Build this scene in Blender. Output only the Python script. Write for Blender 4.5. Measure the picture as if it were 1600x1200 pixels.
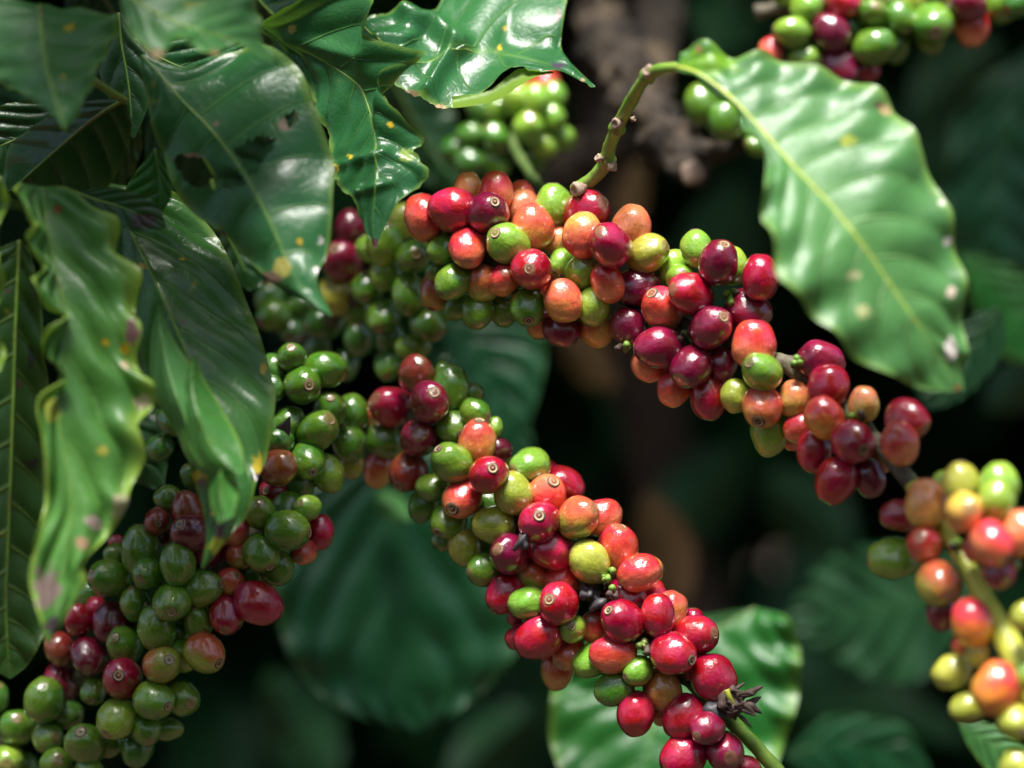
import bpy, math, random
from mathutils import Vector, Matrix, noise
R = math.radians
C = bpy.context.scene.collection
for o in list(bpy.data.objects): bpy.data.objects.remove(o, do_unlink=True)

# ---------------------------------------------------------------- camera, sky, sun, exposure
CAM = Vector((0, 0, 1.35)); LENS = 90.0; K = 36.0/LENS/1600.0
cd = bpy.data.cameras.new('camera'); cam = bpy.data.objects.new('camera', cd); C.objects.link(cam)
cam.location = CAM; cam.rotation_euler = (R(90), 0, 0)
cd.lens = LENS; cd.sensor_width = 36; cd.clip_start = .05; cd.clip_end = 500
cd.dof.use_dof = True; cd.dof.focus_distance = .888; cd.dof.aperture_fstop = 3.4; cd.dof.aperture_blades = 0
bpy.context.scene.camera = cam
SUN_EL, SUN_AZ = R(68), R(188)          # azimuth clockwise from +Y
w = bpy.data.worlds.new('World'); bpy.context.scene.world = w; w.use_nodes = True
nt = w.node_tree; nt.nodes.clear()
sk = nt.nodes.new('ShaderNodeTexSky'); sk.sky_type = 'NISHITA'; sk.sun_disc = False
sk.sun_elevation = SUN_EL; sk.sun_rotation = SUN_AZ; sk.dust_density = 3.0; sk.air_density = 1.0; sk.ozone_density = .6
bg = nt.nodes.new('ShaderNodeBackground'); bg.inputs[1].default_value = .075
wo = nt.nodes.new('ShaderNodeOutputWorld'); nt.links.new(sk.outputs[0], bg.inputs[0]); nt.links.new(bg.outputs[0], wo.inputs[0])
sd = bpy.data.lights.new('sun', 'SUN'); sd.energy = 5.0; sd.angle = R(20); sd.color = (1, .968, .92)
sun = bpy.data.objects.new('sun', sd); C.objects.link(sun)
sdir = Vector((math.sin(SUN_AZ)*math.cos(SUN_EL), math.cos(SUN_AZ)*math.cos(SUN_EL), math.sin(SUN_EL)))
sun.rotation_euler = sdir.to_track_quat('Z', 'Y').to_euler()
vs = bpy.context.scene.view_settings
vs.view_transform = 'Standard'; vs.look = 'None'; vs.gamma = 1; vs.exposure = 0.98; vs.use_curve_mapping = False

def P(x, y, d): return Vector((CAM.x+(x-800)*K*d, CAM.y+d, CAM.z-(y-600)*K*d))

# ---------------------------------------------------------------- helpers
def mesh(name, vs_, fs, mat=None, smooth=True):
    m = bpy.data.meshes.new(name); m.from_pydata([tuple(v) for v in vs_], [], fs); m.update()
    if smooth: m.polygons.foreach_set('use_smooth', [True]*len(m.polygons))
    if mat: m.materials.append(mat)
    return m
def obj(name, me, parent=None, loc=None):
    o = bpy.data.objects.new(name, me); C.objects.link(o)
    if loc is not None: o.location = loc
    if parent: o.parent = parent
    return o
def thing(name, label, cat, loc, group=None, me=None):
    o = bpy.data.objects.new(name, me); C.objects.link(o); o.location = loc
    o['label'] = label; o['category'] = cat
    if group: o['group'] = group
    if me is None: o.empty_display_size = .01
    return o
def cr(pts, t):
    n = len(pts)-1; t = max(0, min(n-1e-6, t*n)); i = int(t); f = t-i
    g = lambda j: pts[max(0, min(n, j))]
    p0, p1, p2, p3 = g(i-1), g(i), g(i+1), g(i+2)
    return (p1*2+(p2-p0)*f+(p0*2-p1*5+p2*4-p3)*f*f+(p1*3-p0-p2*3+p3)*f*f*f)*.5
def lin(a, t):
    n = len(a)-1
    if n == 0: return a[0]
    t = max(0, min(n-1e-6, t*n)); i = int(t); return a[i]+(a[i+1]-a[i])*(t-i)
def tube(pts, rad, sides=10, n=None, lump=0, lfreq=120, nodes=None, cap=True, seed=0):
    """tapered tube through world points; returns verts, faces"""
    n = n or max(6, len(pts)*5); V = []; F = []
    up = Vector((0, -1, .3)).normalized()
    for i in range(n+1):
        s = i/n; c = cr(pts, s); tg = (cr(pts, min(1, s+.01))-cr(pts, max(0, s-.01))).normalized()
        a = tg.cross(up)
        if a.length < 1e-3: a = tg.cross(Vector((1, 0, 0)))
        a.normalize(); b = tg.cross(a); up = -b if False else up
        r = lin(rad, s)
        if nodes:
            for q in nodes: r *= 1+.45*math.exp(-((s-q)*n/ (n*.012))**2)
        for j in range(sides):
            an = 2*math.pi*j/sides; dv = a*math.cos(an)+b*math.sin(an)
            rr = r
            if lump: rr *= 1+lump*noise.noise((c+dv*r)*lfreq+Vector((seed, 0, 0)))
            V.append(c+dv*rr)
    for i in range(n):
        for j in range(sides):
            k = (j+1) % sides; F.append((i*sides+j, i*sides+k, (i+1)*sides+k, (i+1)*sides+j))
    if cap: F.append(tuple(range(sides))[::-1]); F.append(tuple(n*sides+j for j in range(sides)))
    return V, F
def tubeobj(name, pts, rad, mat, parent=None, **k):
    V, F = tube(pts, rad, **k)
    b = parent.location if parent else Vector((0, 0, 0))
    return obj(name, mesh(name, [v-b for v in V], F, mat), parent)

# ---------------------------------------------------------------- materials
class NT:
    def __init__(s, name):
        s.m = bpy.data.materials.new(name); s.m.use_nodes = True; s.t = s.m.node_tree; s.t.nodes.clear()
        s.out = s.n('ShaderNodeOutputMaterial')
    def n(s, ty, **kw):
        x = s.t.nodes.new(ty)
        for k, v in kw.items():
            if k[0] == 'i' and k[1:].isdigit(): s.put(v, x.inputs[int(k[1:])])
            elif k.startswith('I_'): s.put(v, x.inputs[k[2:].replace('_', ' ')])
            else: setattr(x, k, v)
        return x
    def put(s, v, sock):
        if hasattr(v, 'is_output'): s.t.links.new(v, sock)
        elif hasattr(v, 'outputs'): s.t.links.new(v.outputs[0], sock)
        else: sock.default_value = v
    def math(s, op, a, b=0, c=None, clamp=False):
        x = s.n('ShaderNodeMath', operation=op, use_clamp=clamp, i0=a, i1=b)
        if c is not None: s.put(c, x.inputs[2])
        return x.outputs[0]
    def ramp(s, v, lo, hi, a=0., b=1.):
        x = s.n('ShaderNodeMapRange', interpolation_type='SMOOTHSTEP', i0=v, i1=lo, i2=hi, i3=a, i4=b); return x.outputs[0]
    def mix(s, f, a, b):
        x = s.n('ShaderNodeMix', data_type='RGBA'); s.put(f, x.inputs[0])
        for v, q in ((a, x.inputs[6]), (b, x.inputs[7])):
            if isinstance(v, tuple) and len(v) == 3: v = v+(1,)
            s.put(v, q)
        return x.outputs[2]
    def noise(s, vec, scale, det=3, rough=.5, w=None):
        x = s.n('ShaderNodeTexNoise', noise_dimensions='4D' if w is not None else '3D')
        s.put(vec, x.inputs['Vector']); s.put(scale, x.inputs['Scale']); s.put(det, x.inputs['Detail']); s.put(rough, x.inputs['Roughness'])
        if w is not None: s.put(w, x.inputs['W'])
        return x.outputs[0]

def cherry_mat():
    T = NT('cherry_skin')
    tc = T.n('ShaderNodeTexCoord').outputs['Object']
    oi = T.n('ShaderNodeObjectInfo'); rnd = T.math('MULTIPLY', oi.outputs['Random'], 60)
    A = T.n('ShaderNodeAttribute', attribute_type='OBJECT', attribute_name='tone_a').outputs[0]
    B = T.n('ShaderNodeAttribute', attribute_type='OBJECT', attribute_name='tone_b').outputs[0]
    D = T.n('ShaderNodeAttribute', attribute_type='OBJECT', attribute_name='blush').outputs[1]
    dt = T.n('ShaderNodeVectorMath', operation='DOT_PRODUCT', i0=tc, i1=D).outputs[1]
    n1 = T.noise(tc, 1.1, 3, .55, rnd)
    g = T.math('ADD', T.math('MULTIPLY', dt, .42), n1)
    f = T.ramp(g, .26, .74)
    col = T.mix(f, B, A)
    # lengthwise fibres
    st = T.n('ShaderNodeMapping', i0=tc, I_Scale=(9, 9, .9)).outputs[0]
    n2 = T.noise(st, 1.6, 3, .6, rnd)
    hs = T.n('ShaderNodeHueSaturation', I_Value=T.ramp(n2, .3, .7, .84, 1.16), I_Color=col, I_Hue=T.ramp(n1, .3, .7, .488, .512)).outputs[0]
    # pale and dark specks
    v = T.n('ShaderNodeTexVoronoi', I_Vector=tc, I_Scale=7.0); T.put(1.0, v.inputs['Randomness'])
    sz = T.math('MULTIPLY', T.n('ShaderNodeSeparateColor', i0=v.outputs[1]).outputs[0], .11)
    sp = T.math('LESS_THAN', v.outputs[0], T.math('SUBTRACT', sz, .045))
    col = T.mix(T.math('MULTIPLY', sp, .55), hs, (.50, .33, .16))
    n3 = T.noise(tc, 4.2, 6, .75, rnd)
    col = T.mix(T.ramp(n3, .66, .73, 0, .75), col, (.10, .055, .025))
    n5 = T.noise(tc, 2.3, 7, .8, T.math('ADD', rnd, 7.7))
    col = T.mix(T.ramp(n5, .62, .70, 0, .42), col, (.36, .24, .15))
    # rim of the blossom scar
    z = T.n('ShaderNodeSeparateXYZ', i0=tc).outputs[2]
    sc = T.math('ADD', z, T.math('MULTIPLY', T.math('SUBTRACT', n3, .5), .12))
    col = T.mix(T.ramp(sc, 1.035, 1.085, 0, .7), col, (.22, .13, .06))
    ro = T.math('ADD', T.ramp(n1, .3, .7, .12, .20), T.ramp(n3, .55, .7, 0, .35))
    b1 = T.n('ShaderNodeBump', I_Strength=.14, I_Distance=.0012, I_Height=n2).outputs[0]
    b2 = T.n('ShaderNodeBump', I_Strength=.28, I_Distance=.002, I_Height=T.noise(tc, 2.6, 4, .55, rnd), I_Normal=b1).outputs[0]
    p = T.n('ShaderNodeBsdfPrincipled', I_Base_Color=col, I_Roughness=ro, I_Normal=b2, I_IOR=1.6)
    p.inputs['Subsurface Weight'].default_value = .0
    p.inputs['Coat Weight'].default_value = .9; p.inputs['Coat Roughness'].default_value = .07
    T.put(p.outputs[0], T.out.inputs[0]); return T.m

def simple(name, c1, c2, rough=.6, scale=200, bump=.3, dist=.0006, spec=.5, det=5, c3=None, trans=0, s3=None):
    T = NT(name); tc = T.n('ShaderNodeTexCoord').outputs['Object']
    n1 = T.noise(tc, scale, det, .6)
    col = T.mix(T.ramp(n1, .35, .65), c1, c2)
    if c3: col = T.mix(T.ramp(T.noise(tc, s3 or scale*.3, 5, .65), .52, .64), col, c3)
    b = T.n('ShaderNodeBump', I_Strength=bump, I_Distance=dist, I_Height=n1).outputs[0]
    p = T.n('ShaderNodeBsdfPrincipled', I_Base_Color=col, I_Roughness=rough, I_Normal=b)
    p.inputs['Specular IOR Level'].default_value = spec
    T.put(p.outputs[0], T.out.inputs[0]); return T.m

def leaf_mat(name, lo, hi, vein, rough=.33, trans=.25, tcol=None, veinw=.10, spot=.0, coat=.0, net=.08, attr=True, spec=.5, vmix=.45, margin=.25, m0=.86):
    T = NT(name); tc = T.n('ShaderNodeTexCoord').outputs['Object']
    oi = T.n('ShaderNodeObjectInfo'); rnd = T.math('MULTIPLY', oi.outputs['Random'], 40)
    ph = T.n('ShaderNodeAttribute', attribute_name='vein_phase').outputs[2]
    ac = T.n('ShaderNodeAttribute', attribute_name='across').outputs[2]
    n1 = T.noise(tc, 28, 5, .6, rnd)
    col = T.mix(T.ramp(n1, .3, .7), lo, hi)
    fr = T.math('ABSOLUTE', T.math('SUBTRACT', T.math('FRACT', T.math('ADD', ph, .5)), .5))
    wv = T.math('MULTIPLY', T.math('SUBTRACT', 1.15, ac), veinw*.55)
    vm = T.math('SUBTRACT', 1, T.math('DIVIDE', fr, T.math('MAXIMUM', wv, .004)), clamp=True)
    mm = T.ramp(ac, .0, .07, 1, 0)
    vo = T.n('ShaderNodeTexVoronoi', feature='DISTANCE_TO_EDGE', I_Vector=tc, I_Scale=330.0)
    ne = T.ramp(vo.outputs[0], 0, .10, 1, 0)
    col = T.mix(T.math('MULTIPLY', ne, net*.35), col, vein)
    col = T.mix(T.math('MULTIPLY', T.math('MAXIMUM', vm, mm), vmix), col, vein)
    col = T.mix(T.ramp(ac, m0, 1.0, 0, margin), col, (.36, .50, .06))
    if spot:
        n4 = T.noise(tc, 75, 4, .55, T.math('ADD', rnd, 3))
        col = T.mix(T.ramp(n4, .70-.06*spot, .80, 0, .7), col, (.42, .36, .03))
        col = T.mix(T.ramp(n4, .755-.03*spot, .80, 0, .9), col, (.07, .03, .02))
    if attr:
        bl = T.n('ShaderNodeAttribute', attribute_name='blight')
        al = T.math('ADD', bl.outputs[3], T.math('MULTIPLY', T.math('SUBTRACT', T.noise(tc, 260, 5, .65), .5), 2.0))
        al = T.math('MULTIPLY', T.ramp(al, .25, .55), T.math('GREATER_THAN', bl.outputs[3], .02))
        col = T.mix(al, col, bl.outputs[0])
    h = T.math('ADD', T.math('MULTIPLY', vm, -.8), T.math('MULTIPLY', ne, -net))
    h = T.math('ADD', h, T.math('MULTIPLY', T.noise(tc, 130, 3, .5), .9))
    b = T.n('ShaderNodeBump', I_Strength=.8, I_Distance=.0006, I_Height=h).outputs[0]
    p = T.n('ShaderNodeBsdfPrincipled', I_Base_Color=col, I_Roughness=T.ramp(n1, .3, .7, rough-.05, rough+.07), I_Normal=b)
    p.inputs['Coat Weight'].default_value = coat; p.inputs['Coat Roughness'].default_value = .18
    p.inputs['Specular IOR Level'].default_value = spec
    tr = T.n('ShaderNodeBsdfTranslucent', I_Color=T.mix(.6, col, tcol or (.20, .42, .02)), I_Normal=b)
    mx = T.n('ShaderNodeMixShader', i0=trans); T.put(p.outputs[0], mx.inputs[1]); T.put(tr.outputs[0], mx.inputs[2])
    T.put(mx.outputs[0], T.out.inputs[0]); return T.m

def scar_mat():
    T = NT('scar_bark'); tc = T.n('ShaderNodeTexCoord').outputs['Object']; s = T.n('ShaderNodeSeparateXYZ', i0=tc)
    r = T.math('SQRT', T.math('ADD', T.math('MULTIPLY', s.outputs[0], s.outputs[0]), T.math('MULTIPLY', s.outputs[1], s.outputs[1])))
    r = T.math('ADD', r, T.math('MULTIPLY', T.math('SUBTRACT', T.noise(tc, 9, 4, .6), .5), .05))
    col = T.mix(T.ramp(r, .03, .06), (.30, .20, .11), (.030, .018, .012))
    col = T.mix(T.ramp(r, .095, .125), col, (.42, .30, .17)); col = T.mix(T.ramp(r, .155, .185), col, (.10, .055, .03))
    p = T.n('ShaderNodeBsdfPrincipled', I_Base_Color=col, I_Roughness=.7); T.put(p.outputs[0], T.out.inputs[0]); return T.m
M = dict(
 cherry=cherry_mat(),
 scar=scar_mat(),
 stem_green=simple('stem_green', (.13, .27, .03), (.21, .33, .05), .45, 160, .3, c3=(.17, .17, .05)),
 stem_yellow=simple('stem_yellow', (.58, .58, .07), (.46, .52, .06), .4, 120, .25),
 stem_bark=simple('stem_bark', (.13, .11, .07), (.06, .05, .03), .7, 260, .8, .001, c3=(.16, .2, .05)),
 stub=simple('stub_wood', (.42, .30, .22), (.22, .15, .11), .7, 500, .6),
 dry=simple('dried_brown', (.10, .06, .045), (.045, .028, .022), .7, 400, .6),
 char=simple('scorched_husk', (.022, .02, .024), (.06, .055, .06), .5, 300, .6),
 trunk_bark=simple('trunk_bark', (.045, .024, .012), (.025, .013, .007), .85, 60, 1, .003),
 stem_shade=simple('stem_shade', (.05, .10, .02), (.09, .13, .03), .5, 160, .3),  # darker copy of the green stem, shade put into its colour
 bark=simple('old_bark', (.045, .030, .017), (.012, .008, .005), .85, 110, 1, .006, c3=(.13, .095, .055)),
 soil=simple('soil_mat', (.03, .018, .01), (.055, .03, .016), .95, 9, 1, .02),
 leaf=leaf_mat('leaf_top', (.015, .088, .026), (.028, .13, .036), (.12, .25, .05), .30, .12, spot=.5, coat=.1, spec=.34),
 leaf_mid=leaf_mat('leaf_mid', (.030, .125, .022), (.055, .19, .032), (.18, .32, .05), .30, .2, spot=.5, coat=.2, spec=.45, margin=.3),  # paler variant for a lit leaf, its light put into the colour
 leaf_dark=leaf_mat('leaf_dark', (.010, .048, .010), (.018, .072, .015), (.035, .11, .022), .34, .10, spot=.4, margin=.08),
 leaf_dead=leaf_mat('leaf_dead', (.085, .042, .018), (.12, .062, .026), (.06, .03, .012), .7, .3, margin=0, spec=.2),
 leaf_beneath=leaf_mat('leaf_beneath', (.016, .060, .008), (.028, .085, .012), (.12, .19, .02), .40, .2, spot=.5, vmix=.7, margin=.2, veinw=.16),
 leaf_lit=leaf_mat('leaf_lit', (.046, .160, .040), (.078, .235, .058), (.18, .35, .07), .42, .2, spot=.3, spec=.55),  # lighter copy of the leaf green, sunlight put into the colour
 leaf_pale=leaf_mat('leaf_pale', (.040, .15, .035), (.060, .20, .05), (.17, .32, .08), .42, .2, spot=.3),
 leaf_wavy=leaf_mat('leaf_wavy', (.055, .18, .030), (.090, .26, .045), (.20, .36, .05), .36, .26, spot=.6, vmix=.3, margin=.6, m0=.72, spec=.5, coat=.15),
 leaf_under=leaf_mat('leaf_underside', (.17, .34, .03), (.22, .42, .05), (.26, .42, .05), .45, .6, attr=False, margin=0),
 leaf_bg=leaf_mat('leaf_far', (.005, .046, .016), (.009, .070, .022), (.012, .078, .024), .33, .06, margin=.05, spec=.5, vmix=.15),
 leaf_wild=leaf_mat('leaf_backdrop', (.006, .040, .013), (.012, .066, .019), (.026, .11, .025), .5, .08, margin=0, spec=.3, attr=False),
 leaf_bright=leaf_mat('leaf_bright', (.016, .13, .022), (.030, .19, .028), (.06, .24, .03), .36, .35),
)
# ---------------------------------------------------------------- leaves
def inpoly(x, y, p):
    c = False; n = len(p)
    for i in range(n):
        x1, y1 = p[i]; x2, y2 = p[i-1]
        if (y1 > y) != (y2 > y) and x < (x2-x1)*(y-y1)/(y2-y1)+x1: c = not c
    return c
def px(v):
    d = v.y-CAM.y; return 800+(v.x-CAM.x)/(K*d), 600-(v.z-CAM.z)/(K*d)
BR = (.07, .03, .025); YE = (.55, .38, .02); PK = (.62, .45, .40); GY = (.26, .2, .16); WH = (.75, .68, .62); BK = (.02, .015, .02)
def leaf(label, rows, d, mat, dm=(0,), dl=(0,), dr=(0,), nv=9, k=.35, amp=1.2, ruf=(0, 5), cup=0, spots=(), holes=(), name='coffee_leaf',
         group=None, rib=1.6, ribmat='stem_green', petiole=None, ns=110, nt=22, parent=None, pname='leaf', seed=0, rough_edge=0, fold=()):
    """rows: (mid x,y, left x,y, right x,y) in photo pixels; dm/dl/dr: depth offsets in mm along the leaf"""
    mid = [Vector((r[0], r[1], 0)) for r in rows]; le = [Vector((r[2], r[3], 0)) for r in rows]; ri = [Vector((r[4], r[5], 0)) for r in rows]
    base = P(mid[0].x, mid[0].y, d+lin(dm, 0)*.001)
    G = []; 
    for i in range(ns+1):
        s = i/ns; m, l, r = cr(mid, s), cr(le, s), cr(ri, s)
        pm = P(m.x, m.y, d+lin(dm, s)*.001); pl = P(l.x, l.y, d+lin(dl, s)*.001); pr = P(r.x, r.y, d+lin(dr, s)*.001)
        G.append((pm, pl, pr))
    V = []; ph = []; ac = []; rib_pts = []
    for i in range(ns+1):
        s = i/ns; pm, pl, pr = G[i]
        tg = G[min(ns, i+1)][0]-G[max(0, i-1)][0]
        nr = tg.cross(pr-pl)
        nr = nr.normalized() if nr.length > 1e-12 else Vector((0, -1, 0))
        if nr.y > 0: nr = -nr
        wid = max((pl-pm).length, (pr-pm).length); tap = min(1, wid/.012)*min(1, s*12, (1-s)*10)
        for j in range(-nt, nt+1):
            t = j/nt; a = abs(t); e = pr if t > 0 else pl
            p = pm+(e-pm)*a
            f = nv*(s-k*a*(.55+.45*a)*(1-s*.4))+(.0 if t > 0 else .37)
            h = (abs(math.sin(math.pi*f))**.7-.5)*amp*.001*tap*min(1, a*3)*(1-.35*a)
            h += ruf[0]*.001*a**2.2*math.sin(2*math.pi*(ruf[1]*s+(.2 if t > 0 else .65))+seed)*tap
            h += cup*.001*(a-a*a*.3)*tap
            h += .0011*noise.noise(p*45+Vector((seed*3.1, 0, 0)))*tap+.0022*noise.noise(p*16+Vector((seed*3.1, 5, 0)))*tap*min(1, a*2+.3)
            q = p+nr*h
            if fold:
                x, y = px(p)
                for (fx, fy, gx, gy, fw, fh) in fold:
                    ux, uy = gx-fx, gy-fy; tt = max(0, min(1, ((x-fx)*ux+(y-fy)*uy)/(ux*ux+uy*uy)))
                    dd_ = math.hypot(x-fx-ux*tt, y-fy-uy*tt)/fw; q += nr*fh*.001*math.exp(-dd_*dd_)
            if rough_edge and a > .8: q += (e-pm).normalized()*rough_edge*.001*(a-.8)*5*noise.noise(Vector((s*40, t*3, seed)))
            V.append(q); ph.append(f); ac.append(a)
            if j == 0: rib_pts.append(q-nr*.0002)
    W = 2*nt+1; F = []
    for i in range(ns):
        for j in range(W-1):
            q = (i*W+j, i*W+j+1, (i+1)*W+j+1, (i+1)*W+j)
            if holes:
                x, y = px((V[q[0]]+V[q[2]])/2)
                wob = 4*noise.noise(Vector((x*.06, y*.06, seed)))
                if any(inpoly(x+wob, y+wob, hp) for hp in holes): continue
            F.append(q)
    m = mesh('blade', [v-base for v in V], F, M[mat])
    a1 = m.attributes.new('vein_phase', 'FLOAT', 'POINT'); a1.data.foreach_set('value', ph)
    a2 = m.attributes.new('across', 'FLOAT', 'POINT'); a2.data.foreach_set('value', ac)
    a3 = m.attributes.new('blight', 'FLOAT_COLOR', 'POINT'); col = []
    for v in V:
        c = (0, 0, 0, 0.)
        if spots:
            x, y = px(v)
            for (sx, sy, sr, sc) in spots:
                sry = sr
                if isinstance(sr, tuple): sr, sry = sr
                q = math.hypot((x-sx)/sr, (y-sy)/sry); al = max(0, min(.62 if max(sr, sry) < 10 else .85, (1.5-q)*.7))
                if al > 0 and al >= c[3]*.8: c = (sc[0], sc[1], sc[2], al)
        col.extend(c)
    a3.data.foreach_set('color', col)
    root = thing(name, label, 'leaf', base, group) if parent is None else parent
    if parent is None: bl = obj('blade', m, root)
    else:
        for v in m.vertices: v.co += base-parent.location
        bl = obj(pname, m, root)
    st = max(1, ns//24); rp = rib_pts[::st]
    rp = [p for p in rp]
    if len(rp) > 3 and rib:
        Vv, Ff = tube(rp, [rib*.001*.38*q for q in (1, .9, .8, .65, .5, .35, .15)], 6, n=len(rp)*2)
        b0 = root.location
        if parent is None: obj('midrib', mesh('midrib', [v-b0 for v in Vv], Ff, M[ribmat]), root)
        else: obj('midrib', mesh('midrib', [v-b0 for v in Vv], Ff, M[ribmat]), bl)
    if petiole:
        pp = [P(*q) for q in petiole]
        Vv, Ff = tube(pp, [rib*.0006, rib*.0007], 8); obj('petiole', mesh('petiole', [v-root.location for v in Vv], Ff, M[ribmat]), root)
    return root

FG = 'leaves hanging at the left of the photo'
# pale blurred leaf, top left corner
leaf('pale blurred leaf in the top left corner, pointing straight down with yellow flecks',
 [(62,8, 58,6, 70,6), (64,30, -50,-10, 120,14), (66,60, -75,40, 180,22), (70,90, -60,90, 181,55), (76,120, -10,125, 163,88), (86,155, 25,146, 146,125), (96,185, 62,168, 126,172), (101,204, 101,204, 102,205)],
 .805, 'leaf_pale', dm=(20, 4, -12), dl=(26, 18, -8), dr=(24, 14, -8), nv=6, k=.3, amp=.9, ruf=(1.2, 6), spots=[(106, 46, 7, YE), (98, 120, 4, YE), (112, 40, 4, YE)], group=FG, rib=2.4, seed=1)
leaf('grey green scalloped leaf with brown rimmed lower edge at top, right of the corner leaf',
 [(180,-30, 178,-25, 184,-36), (205,-4, 190,5, 240,-55), (235,15, 205,58, 290,-60), (268,32, 243,90, 340,-50), (298,42, 272,70, 375,-35), (325,50, 296,66, 398,-10), (352,56, 330,90, 408,15), (378,66, 362,68, 410,45), (408,82, 388,78, 416,70), (437,103, 437,103, 438,102)],
 .805, 'leaf_pale', dm=(0, -4, 10), dl=(0, -16, 8), dr=(0, 16, 8), nv=7, k=.3, amp=1.2, ruf=(1.5, 5), spots=[(246, 86, (16, 8), (.30, .2, .1)), (333, 86, (14, 7), (.30, .2, .1)), (220, 78, 8, (.3, .22, .12))], group=FG, rib=2.0, seed=2)
# torn dark leaf centre-left
leaf('large dark torn leaf with two ragged holes, tip curling above the left green cherries',
 [(222,86, 216,84, 228,84), (250,118, 222,120, 300,110), (285,158, 233,170, 352,84), (318,190, 242,212, 400,72), (348,225, 258,252, 452,92), (375,262, 275,300, 480,130), (398,300, 300,332, 503,195), (420,342, 348,366, 521,262), (440,388, 385,402, 521,325), (456,428, 420,436, 512,392), (478,464, 455,458, 497,440), (518,494, 517,495, 519,493)],
 .828, 'leaf', dm=(30, 18, 6, -2, -10), dl=(25, 24, 18, 6, -8), dr=(30, 30, 16, 4, -8), nv=8, k=.15, amp=1.7, ruf=(1.6, 5),
 holes=[[(270,240),(312,246),(345,251),(379,272),(386,290),(345,296),(300,292),(282,275)], [(363,235),(387,220),(413,212),(432,217),(420,240),(404,266),(390,275),(376,258)], [(444,180),(462,172),(464,190),(450,200)]],
 spots=[(300, 248, (24, 8), (.16, .10, .06)), (347, 366, 9, BR), (425, 432, (16, 8), (.12, .07, .05)), (470, 378, 6, YE), (512, 330, 5, WH), (502, 378, 8, WH), (495, 422, 4, WH), (440, 418, 14, (.30, .28, .06)), (446, 195, 10, (.2, .15, .1)), (336, 192, 7, (.25, .15, .12))], group=FG, rib=1.4, seed=3)
# glossy lobed leaf above the red branch
leaf('glossy lobed leaf with a purple pinhole spot, its brown tip touching the cherries',
 [(405,40, 402,46, 410,34), (440,62, 417,64, 452,8), (492,88, 444,96, 520,-25), (532,112, 478,134, 585,-6), (560,134, 494,172, 566,52), (574,165, 508,200, 668,84), (580,190, 517,232, 594,112), (585,212, 520,255, 606,158), (587,232, 523,276, 658,211), (588,250, 529,290, 644,232), (588,268, 538,300, 669,266), (587,296, 552,312, 648,294), (582,345, 567,352, 618,322), (586,388, 585,388, 588,388)],
 .868, 'leaf', dm=(28, 16, 8, 2, -4, -8), dl=(34, 24, 16, 8, 0, -8), dr=(14, 6, 0, 2, -2, -8), nv=9, k=.25, amp=1.5, ruf=(1.0, 6), cup=-1,
 spots=[(638, 246, (7, 8), (.10, .06, .12)), (634, 243, 12, (.16, .25, .04)), (522, 262, 8, (.5, .42, .05)), (586, 382, (7, 10), BR), (546, 245, 5, YE), (610, 195, 5, YE), (456, 45, 7, (.35, .3, .08))], group=FG, rib=1.1, seed=4, rough_edge=1.2, fold=[(530,262,600,240,9,2.5), (560,300,610,285,7,1.8), (455,60,560,90,12,2)])
# curled glossy leaf, top centre
leaf('glossy curled leaf at top centre with a chewed lower edge, pointing right',
 [(563,32, 560,36, 565,30), (585,60, 562,80, 590,26), (615,85, 586,110, 640,14), (650,95, 606,122, 678,20), (685,92, 640,146, 700,-10), (720,84, 672,170, 740,-40), (755,80, 706,168, 790,-60), (790,82, 757,146, 850,-45), (825,90, 800,114, 884,-5), (860,102, 840,113, 876,62), (895,118, 880,120, 888,95), (930,135, 929,136, 930,134)],
 .902, 'leaf', dm=(10, 0, 6, 10, 4, 0), dl=(12, 2, -6, -6, -3, 0), dr=(16, 22, 40, 40, 18, 0), nv=6, k=.3, amp=1.0, ruf=(1.4, 4), cup=2,
 spots=[(874, 102, (12, 5), (.06, .04, .07)), (910, 124, 4, (.4, .25, .15)), (788, 42, 5, YE), (780, 75, 5, YE), (672, 168, (30, 6), (.42, .30, .16)), (640, 146, (16, 8), (.12, .08, .04)), (610, 124, (14, 8), (.10, .07, .04)), (873, 25, (5, 14), (.12, .08, .05))],
 group=FG, rib=.9, seed=5, rough_edge=1.5, fold=[(632,20,722,72,13,6), (706,78,668,150,11,4.5), (590,60,640,62,10,3), (800,60,870,70,22,-3)])
cur = C.objects[-1]
rt = [o for o in C.objects if o.type == 'EMPTY'][-1]
up = [P(x, y, .902+z*.001) for x, y, z in ((706,151,-8),(732,147,-7),(757,144,-6),(785,127,-5),(809,108,-4),(838,110,-3),(864,112,-2))]
lo = [P(x, y, .902+z*.001) for x, y, z in ((707,169,-16),(735,166,-17),(765,160,-17),(790,150,-15),(812,134,-11),(838,120,-6),(866,114,-3))]
V = []; F = []
for i in range(31):
    for j in range(7):
        a, b = cr(up, i/30), cr(lo, i/30); f = j/6; V.append(a+(b-a)*f+Vector((0, .003*math.sin(math.pi*f), 0))-rt.location)
for i in range(30):
    for j in range(6): F.append((i*7+j, i*7+j+1, (i+1)*7+j+1, (i+1)*7+j))
obj('curled_margin', mesh('curled_margin', V, F, M['leaf_under']), rt)
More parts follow.
